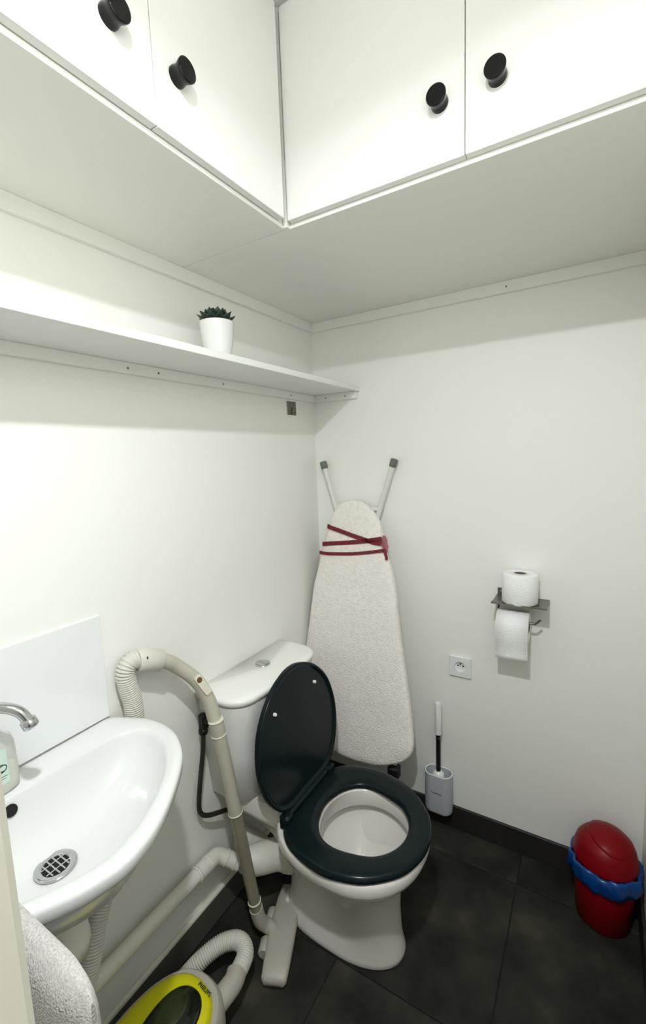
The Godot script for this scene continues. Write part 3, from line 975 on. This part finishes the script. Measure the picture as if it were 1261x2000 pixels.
	for s in [[-0.04, 0.0205], [0.005, 0.0205], [0.262, 0.0205], [0.575, 0.019]]:
		part("collar_ring", turned([[s[1], -0.0022], [s[1] + 0.0016, -0.001], [s[1] + 0.0016, 0.001], [s[1], 0.0022]], a + wd * s[0], wd, 28), M.collar_pale, t)
	# floor head
	var nb := Vector3(0.236, 0.0, 0.684)
	var ax := Vector3(0.114, 0, 0.249).normalized()
	var sx := Vector3(ax.z, 0, -ax.x)
	mb = MB.new()
	rings = []
	for s in [[-0.156, 0.020, 0.018], [-0.148, 0.032, 0.027], [-0.10, 0.038, 0.034], [-0.03, 0.042, 0.042], [0.03, 0.042, 0.042], [0.09, 0.040, 0.036], [0.130, 0.037, 0.029], [0.137, 0.030, 0.022]]:
		var r := PackedVector3Array()
		for j in 28:
			var u := TAU * j / 28
			var cu := cos(u)
			var su := sin(u)
			r.append(nb + ax * s[0] + sx * (s[1] * signf(cu) * pow(absf(cu), 0.55)) + Vector3(0, 0.006 + s[2] / 2 + s[2] / 2 * signf(su) * pow(absf(su), 0.6), 0))
		rings.append(r)
	mb.loft(rings, true, true, false, 0, 0)
	var head := part("floor_head", mb, M.vacuum_grey, t, "grey floor nozzle")
	# swivel neck and side wheels
	mb = MB.new()
	mb.tube(spline([b - wd * 0.02, b + Vector3(0.002, -0.03, -0.008), Vector3(0.190, 0.058, 0.715), Vector3(0.212, 0.036, 0.700)], 6), 0.0205, 22)
	part("neck", mb, M.vacuum_grey, head)
	for s in [[-0.046, -0.045, 0.012], [0.045, -0.046, 0.016], [-0.1, 0.0, 0.0]]:
		mb = MB.new()
		var c: Vector3 = nb + ax * s[0] + sx * s[1]
		if s[2] > 0.0:
			mb.lathe([[0.015, -0.022], [0.0185, -0.018], [0.0185, 0.018], [0.015, 0.022]], c + Vector3(0, 0.0195, 0), ax, 22)
			part("wheel", mb, M.vacuum_grey, head)
		else:
			mb.lathe([[0.006, -0.022], [0.010, -0.014], [0.0115, 0.0], [0.010, 0.014], [0.006, 0.022]], c + Vector3(0, 0.040, 0), ax, 16)
			part("pedal", mb, M.collar_pale, head)

func handle_cuff() -> MB:
	var mb := MB.new()
	mb.tube(PackedVector3Array([Vector3(0.041, 0.9985, 0.968), Vector3(0.042, 0.998, 0.963), Vector3(0.0465, 0.990, 0.938), Vector3(0.053, 0.976, 0.909), Vector3(0.054, 0.974, 0.905)]), [0.0265, 0.0285, 0.0285, 0.0280, 0.024], 28)
	return mb

func plumbing() -> void:
	# waste pipe along the left wall with its elbow
	var t := thing("waste_pipe", "white waste pipe running low along the left wall to the toilet", "pipe", Vector3(0.04, 0.24, 1.0))
	var mb := MB.new()
	mb.tube(PackedVector3Array([Vector3(0.042, 0.270, 1.40), Vector3(0.042, 0.262, 0.80)]), 0.0205, 24)
	part("pipe", mb, M.pipe_white, t)
	part("elbow", piped([Vector3(0.042, 0.262, 0.83), Vector3(0.042, 0.261, 0.775), Vector3(0.046, 0.258, 0.752), Vector3(0.062, 0.248, 0.738), Vector3(0.10, 0.225, 0.715)], 0.0235, 24), M.pipe_white, t)
	for s in [[Vector3(0.042, 0.2618, 0.835), Vector3(0, 0.01, 1)], [Vector3(0.042, 0.2615, 0.79), Vector3(0, 0.01, 1)], [Vector3(0.066, 0.2455, 0.7355), Vector3(1, -0.6, -0.6)], [Vector3(0.088, 0.2325, 0.7225), Vector3(1, -0.6, -0.6)]]:
		part("joint_ring", turned([[0.0235, -0.003], [0.0252, -0.0015], [0.0252, 0.0015], [0.0235, 0.003]], s[0], s[1], 28), M.pipe_white, t)
	# pan connector between the toilet outlet and the wall
	var c := thing("pan_connector", "wide white pan connector behind the toilet outlet", "pipe", Vector3(0.14, 0.14, 0.65))
	mb = MB.new()
	var pp := spline([Vector3(0.205, 0.187, 0.572), Vector3(0.172, 0.196, 0.600), Vector3(0.145, 0.205, 0.640), Vector3(0.120, 0.214, 0.680), Vector3(0.098, 0.222, 0.712)], 4)
	var rr := []
	for i in pp.size():
		rr.append([0.056, 0.057, 0.056, 0.054, 0.05, 0.048, 0.047, 0.047, 0.047, 0.047, 0.046, 0.045, 0.044, 0.042, 0.038, 0.030, 0.026][i])
	mb.tube(pp, rr, 28)
	part("sleeve", mb, M.pipe_white, c)
	part("wall_branch", piped([Vector3(0.135, 0.200, 0.64), Vector3(0.08, 0.185, 0.61), Vector3(0.004, 0.180, 0.60)], 0.045, 24), M.pipe_white, c)
	# black water connection of the cistern
	var s := thing("water_supply_hose", "dark braided water hose looping below the cistern's left end", "hose", Vector3(0.03, 0.35, 0.76))
	part("hose", piped([Vector3(0.034, 0.690, 0.762), Vector3(0.033, 0.62, 0.770), Vector3(0.031, 0.54, 0.785), Vector3(0.029, 0.46, 0.797), Vector3(0.031, 0.425, 0.790), Vector3(0.036, 0.405, 0.765), Vector3(0.042, 0.388, 0.725), Vector3(0.047, 0.373, 0.694), Vector3(0.052, 0.350, 0.678), Vector3(0.055, 0.322, 0.672)], 0.0072, 14), M.hose_braided, s)
	part("elbow", boxed(Vector3(0.022, 0.690, 0.748), Vector3(0.046, 0.738, 0.772), 0.004), M.rubber_black, s)
	part("nut", turned([[0.013, 0.0], [0.014, 0.003], [0.014, 0.014], [0.012, 0.017]], Vector3(0.034, 0.676, 0.763), Vector3.UP, 8), M.rubber_black, s)
	part("inlet_nut", turned([[0.011, 0.0], [0.0125, 0.003], [0.0125, 0.018], [0.010, 0.022]], Vector3(0.046, 0.722, 0.760), Vector3(1, 0, -0.35), 8), M.rubber_black, s)
	part("end_nut", turned([[0.0115, 0.0], [0.0115, 0.022]], Vector3(0.055, 0.303, 0.671), Vector3.UP, 8), M.rubber_black, s)
	part("stop_valve", turned([[0.010, 0.0], [0.010, 0.05], [0.013, 0.052], [0.013, 0.06]], Vector3(0.055, 0.245, 0.670), Vector3.UP, 16), M.brushed_steel, s)

func wall_things() -> void:
	# steel hook plate under the shelf
	var t := thing("wall_hook", "small square steel adhesive hook on the left wall under the shelf", "hook", Vector3(0.0, 1.663, 0.170))
	part("plate", boxed(Vector3(0.0, 1.6645, 0.1405), Vector3(0.003, 1.7165, 0.2015), 0.0012), M.brushed_steel, t)
	var mb := MB.new()
	mb.tube(spline([Vector3(0.003, 1.694, 0.167), Vector3(0.006, 1.690, 0.167), Vector3(0.0065, 1.676, 0.167), Vector3(0.012, 1.670, 0.167), Vector3(0.018, 1.676, 0.167)], 6), 0.0022, 10)
	part("prong", mb, M.brushed_steel, t)
	for z in [0.1725, 0.1615]:
		part("rivet", turned([[0.0026, 0.0], [0.0022, 0.0015]], Vector3(0.003, 1.694, z), Vector3.RIGHT, 10), M.chrome, t)
	# wall socket
	var c := Vector3(0.6135, 0.6854, 0.0)
	var o := thing("wall_socket", "white square power socket on the back wall below the toilet rolls", "socket", c)
	var cs := CSGCombiner3D.new()
	cs.name = "plate"
	o.add_child(cs)
	var pl := CSGMesh3D.new()
	pl.name = "plate_block"
	pl.mesh = boxed(Vector3(-0.04, -0.04, 0.0005), Vector3(0.04, 0.04, 0.0105), 0.002).mesh(Vector3.ZERO)
	pl.material = M.white_plastic
	cs.add_child(pl)
	var hole := CSGCylinder3D.new()
	hole.name = "recess"
	hole.radius = 0.0205
	hole.height = 0.016
	hole.sides = 40
	hole.operation = CSGShape3D.OPERATION_SUBTRACTION
	hole.rotation = Vector3(PI / 2, 0, 0)
	hole.position = Vector3(0, 0, 0.0103)
	hole.material = M.white_plastic
	cs.add_child(hole)
	for x in [-0.0095, 0.0095]:
		part("contact_hole", turned([[0.003, 0.0], [0.003, 0.0004]], c + Vector3(x, 0.002, 0.0023), Vector3.BACK, 14), M.dark_hole, o)
	part("earth_pin", turned([[0.0024, 0.0], [0.0024, 0.007], [0.0015, 0.0085]], c + Vector3(0, 0.011, 0.0023), Vector3.BACK, 12), M.brushed_steel, o)
	# toilet roll holder
	var h := thing("toilet_roll_holder", "steel toilet roll holder with a small shelf on the back wall", "roll holder", Vector3(0.825, 0.98, 0.0))
	mb = MB.new()
	var rings := []
	for p in [[0.0, 1.008], [0.002, 1.008], [0.003, 0.988], [0.006, 0.985], [0.103, 0.985], [0.110, 0.987], [0.113, 0.991], [0.1115, 0.9918], [0.109, 0.9885], [0.103, 0.9865], [0.006, 0.9865], [0.0045, 0.988], [0.004, 1.010], [0.0, 1.010]]:
		pass
	for x in [0.742, 0.911]:
		var r := PackedVector3Array()
		for p in [[0.0005, 0.968], [0.0025, 0.968], [0.003, 0.982], [0.006, 0.9845], [0.103, 0.9845], [0.110, 0.986], [0.114, 0.990], [0.1125, 0.9915], [0.1085, 0.9880], [0.103, 0.9865], [0.005, 0.9865], [0.0035, 0.9875], [0.0005, 0.9875]]:
			r.append(Vector3(x, p[1], p[0]))
		rings.append(r)
	mb.loft(rings, true, true, false, -1, -1)
	part("shelf_plate", mb, M.brushed_steel, h)
	part("wall_plate", boxed(Vector3(0.744, 0.9875, 0.0005), Vector3(0.778, 1.012, 0.003), 0.0008), M.brushed_steel, h)
	part("screw", turned([[0.0045, 0.0], [0.0035, 0.0018]], Vector3(0.757, 1.001, 0.003), Vector3.BACK, 14), M.chrome, h)
	mb = MB.new()
	mb.tube(spline([Vector3(0.752, 0.984, 0.012), Vector3(0.751, 0.955, 0.020), Vector3(0.751, 0.925, 0.055), Vector3(0.754, 0.920, 0.064), Vector3(0.762, 0.919, 0.066), Vector3(0.82, 0.919, 0.066), Vector3(0.868, 0.919, 0.066), Vector3(0.876, 0.921, 0.066), Vector3(0.890, 0.936, 0.066)], 6), 0.0036, 12)
	part("rod", mb, M.brushed_steel, h)
	# spare roll standing on the shelf
	var rc := Vector3(0.8245, 0.987, 0.058)
	var r1 := thing("toilet_roll", "spare white toilet roll standing upright on the steel shelf", "toilet roll", rc, "toilet rolls on the back wall")
	part("paper", turned([[0.0205, 0.0], [0.055, 0.0005], [0.0565, 0.003], [0.057, 0.05], [0.0565, 0.0975], [0.055, 0.1], [0.0205, 0.1005], [0.0205, 0.05], [0.0205, 0.001]], rc, Vector3.UP, 56), M.paper, r1)
	part("core", turned([[0.0203, 0.001], [0.0203, 0.098], [0.019, 0.098], [0.019, 0.002], [0.019, 0.0015]], rc, Vector3.UP, 32), M.cardboard, r1)
	# roll in use, hung on the rod
	var r2 := thing("toilet_roll", "white toilet roll in use hanging on the rod below the steel shelf", "toilet roll", Vector3(0.807, 0.85, 0.066), "toilet rolls on the back wall")
	var rx := Vector3(0.757, 0.9045, 0.066)
	part("paper", turned([[0.0205, 0.0], [0.051, 0.0005], [0.052, 0.003], [0.052, 0.097], [0.051, 0.0995], [0.0205, 0.1], [0.0205, 0.05], [0.0205, 0.001]], rx, Vector3.RIGHT, 56), M.paper, r2)
	part("core", turned([[0.0203, 0.001], [0.0203, 0.099], [0.019, 0.099], [0.019, 0.0015]], rx, Vector3.RIGHT, 32), M.cardboard, r2)
	mb = MB.new()
	rings = []
	var sheet := []
	for k in 9:
		var a := PI * 0.5 - PI * 0.5 * k / 8.0
		sheet.append([0.066 + 0.0528 * cos(a), 0.9045 + 0.0528 * sin(a)])
	for k in range(1, 10):
		sheet.append([0.1188 + 0.002 * sin(k * 0.7) - 0.0012 * k, 0.9045 - 0.0118 * k])
	for k in sheet.size():
		var z: float = sheet[k][0]
		var y: float = sheet[k][1]
		rings.append(PackedVector3Array([Vector3(0.7565, y, z), Vector3(0.8575, y, z), Vector3(0.8575, y + 0.0004, z + 0.0008), Vector3(0.7565, y + 0.0004, z + 0.0008)]))
	mb.loft(rings, true, true, false, 0, 0)
	part("loose_sheet", mb, M.paper, r2)
	# toilet brush in its wall holder
	var bc := Vector3(0.538, 0.088, 0.040)
	var b := thing("toilet_brush_holder", "grey flat plastic toilet brush holder fixed to the back wall", "brush holder", bc)
	mb = MB.new()
	rings = []
	for s in [[0.0, 0.90], [0.004, 0.97], [0.012, 1.0], [0.158, 1.0], [0.161, 0.985], [0.161, 0.88], [0.157, 0.865], [0.02, 0.82]]:
		rings.append(stadium(bc + Vector3(0, s[0], 0), 0.0535 * (1.0 - (1.0 - s[1]) * 0.5), 0.0335 * s[1]))
	mb.loft(rings, true, true, false, 0, 0)
	part("cup", mb, M.grey_plastic, b)
	part("rim", rim_ring(bc + Vector3(0, 0.158, 0)), M.white_plastic, b)
	# illegible small dark print
	mb = MB.new()
	for k in 7:
		var x0 := bc.x - 0.021 + k * 0.006
		mb.box(Vector3(x0, bc.y + 0.086 + (0.002 if k == 0 else 0.0), bc.z + 0.0332), Vector3(x0 + 0.0046, bc.y + 0.0905 + (0.002 if k in [0, 3] else 0.0), bc.z + 0.0341))
	part("print", mb, M.rubber_grey, b)
	var br := thing("toilet_brush", "toilet brush with white handle standing in the grey wall holder", "brush", bc + Vector3(0, 0.03, 0))
	var hx := Vector3(bc.x - 0.001, 0.0, bc.z)
	part("head", turned([[0.012, 0.118], [0.022, 0.135], [0.024, 0.225], [0.022, 0.243], [0.010, 0.252]], hx, Vector3.UP, 24), M.white_plastic, br)
	part("rod", turned([[0.0085, 0.25], [0.0085, 0.41]], hx, Vector3.UP, 18), M.rubber_black, br)
	part("ring", turned([[0.0088, 0.3905], [0.009, 0.391], [0.009, 0.392], [0.0088, 0.3925]], hx, Vector3.UP, 18), M.chrome, br)
	part("handle", turned([[0.0125, 0.408], [0.0128, 0.412], [0.0125, 0.53], [0.011, 0.536]], hx, Vector3.UP, 24), M.white_plastic, br)

func stadium(c: Vector3, hx: float, rz: float) -> PackedVector3Array:
	var r := PackedVector3Array()
	for k in 33:
		var a := -PI / 2 + PI * k / 32.0
		r.append(c + Vector3(hx - rz + rz * cos(a), 0, rz * sin(a)))
	for k in 33:
		var a := PI / 2 + PI * k / 32.0
		r.append(c + Vector3(-hx + rz + rz * cos(a), 0, rz * sin(a)))
	return r

func rim_ring(c: Vector3) -> MB:
	var mb := MB.new()
	var rings := []
	for s in [[1.0, 0.0], [1.012, 0.002], [1.0, 0.0042], [0.88, 0.0042], [0.875, 0.002], [0.88, -0.002]]:
		rings.append(stadium(c + Vector3(0, s[1], 0), 0.0535 * (1.0 - (1.0 - s[0]) * 0.6), 0.0335 * s[0]))
	mb.loft(rings, false, false, true, 0, 0)
	return mb

func dome_y(r: float, rmax: float, y0: float, h: float) -> float:
	return y0 + h * sqrt(maxf(0.0, 1.0 - pow(r / rmax, 2.0)))

func bin() -> void:
	var c := Vector3(1.094, 0.0, 0.118)
	var t := thing("waste_bin", "small dark red swing lid bin in the right corner", "bin", c)
	part("bucket", turned([[0.0, 0.001], [0.072, 0.001], [0.077, 0.006], [0.083, 0.12], [0.0855, 0.203], [0.084, 0.203]], c, Vector3.UP, 56), M.bin_red, t)
	# blue bag folded over the edge
	var nz := noise(1.2, 33, 4)
	var mb := MB.new()
	var rings := []
	for s in [[0.148, 0.089], [0.151, 0.0955], [0.166, 0.1010], [0.190, 0.1020], [0.206, 0.1000], [0.2105, 0.094], [0.2085, 0.0912]]:
		var r := PackedVector3Array()
		for j in 96:
			var a := TAU * j / 96
			var wob := nz.get_noise_3d(cos(a) * 2.2, s[0] * 14.0, sin(a) * 2.2)
			var fold := 0.0016 * sin(a * 9.0 + 5.0 * nz.get_noise_2d(a, 5.0)) + 0.011 * wob
			var lift := 0.018 * nz.get_noise_2d(cos(a) * 1.2 + 9.0, sin(a) * 1.2) if s[0] < 0.175 else 0.0
			var rad: float = maxf(s[1] + (fold if s[1] > 0.088 else 0.0), 0.0885 if s[1] > 0.088 else 0.086)
			r.append(c + Vector3(rad * cos(a), s[0] + lift, rad * sin(a)))
		rings.append(r)
	mb.loft(rings, false, false, false)
	var bag := thing("bin_bag", "blue plastic bag folded over the rim of the red bin", "bag", c + Vector3(0, 0.15, 0))
	part("film", mb, M.bag_blue, bag)
	# lid: low rim, dome, swing flap with its own edge
	var prof := [[0.0845, 0.204], [0.0895, 0.206], [0.0905, 0.213], [0.0895, 0.219]]
	for k in range(1, 15):
		var rr := 0.0875 * (1.0 - k / 14.0)
		prof.append([rr, dome_y(rr, 0.0905, 0.2165, 0.082)])
	var lid := part("lid", turned(prof, c, Vector3.UP, 64), M.bin_red, t)
	mb = MB.new()
	rings = []
	var fc := Vector2(0.014, -0.006)
	for s in [[1.0, -0.001], [1.0, 0.0030], [0.97, 0.0046], [0.9, 0.005], [0.7, 0.005], [0.5, 0.005], [0.3, 0.005], [0.1, 0.005]]:
		var r := PackedVector3Array()
		for j in 56:
			var a := TAU * j / 56
			var p: Vector2 = fc + Vector2(0.062 * cos(a), 0.074 * sin(a)) * s[0]
			var rad := p.length()
			r.append(c + Vector3(p.x, dome_y(minf(rad, 0.0885), 0.0905, 0.2165, 0.082) + s[1], p.y))
		rings.append(r)
	mb.loft(rings, false, true, false, 0, 0)
	part("flap", mb, M.bin_red, lid)

func towel() -> void:
	var t := thing("hand_towel", "grey terry hand towel hanging beside the washbasin at the doorway", "towel", Vector3(0.6, 0.75, 1.515))
	var nz := noise(3.0, 51, 3)
	var mb := MB.new()
	var rings := []
	# folded over a rail: section in z and y, swept along x with soft waves
	for i in 41:
		var x := lerpf(0.42, 0.758, i / 40.0)
		var edge := clampf((0.758 - x) / 0.03, 0.0, 1.0)
		var drop := 0.012 * (1.0 - sqrt(1.0 - pow(1.0 - edge, 2.0)))
		var wave := 0.006 * sin(x * 38.0) + 0.006 * nz.get_noise_2d(x * 6.0, 0.0)
		var r := PackedVector3Array()
		for p in [[-0.017, 0.74], [-0.018, 0.9], [-0.016, 1.05], [-0.013, 1.14], [-0.006, 1.163], [0.004, 1.163], [0.012, 1.14], [0.016, 1.05], [0.018, 0.9], [0.017, 0.72], [0.008, 0.719], [0.006, 0.9], [0.004, 1.05], [0.0, 1.125], [-0.004, 1.05], [-0.006, 0.9], [-0.008, 0.739]]:
			var k: float = clampf((1.14 - p[1]) / 0.3, 0.0, 1.0)
			r.append(Vector3(x + 0.004 * nz.get_noise_2d(p[1] * 7.0, 3.0), p[1] - drop * (1.0 if p[1] > 1.0 else 0.4), 1.515 + p[0] * (0.2 + 0.8 * sqrt(edge)) + wave * k))
		rings.append(r)
	mb.loft(rings, true, true)
	part("cloth", mb, M.towel_grey, t)
	var rl := thing("towel_rail", "slim chrome rail that carries the grey hand towel", "rail", Vector3(0.58, 1.118, 1.515))
	mb = MB.new()
	mb.tube(PackedVector3Array([Vector3(0.40, 1.139, 1.515), Vector3(0.742, 1.139, 1.515)]), 0.005, 12)
	part("bar", mb, M.chrome, rl)
	mb = MB.new()
	mb.tube(PackedVector3Array([Vector3(0.405, 1.139, 1.515), Vector3(0.405, 1.139, 1.572)]), 0.005, 12)
	part("bracket", mb, M.chrome, rl)
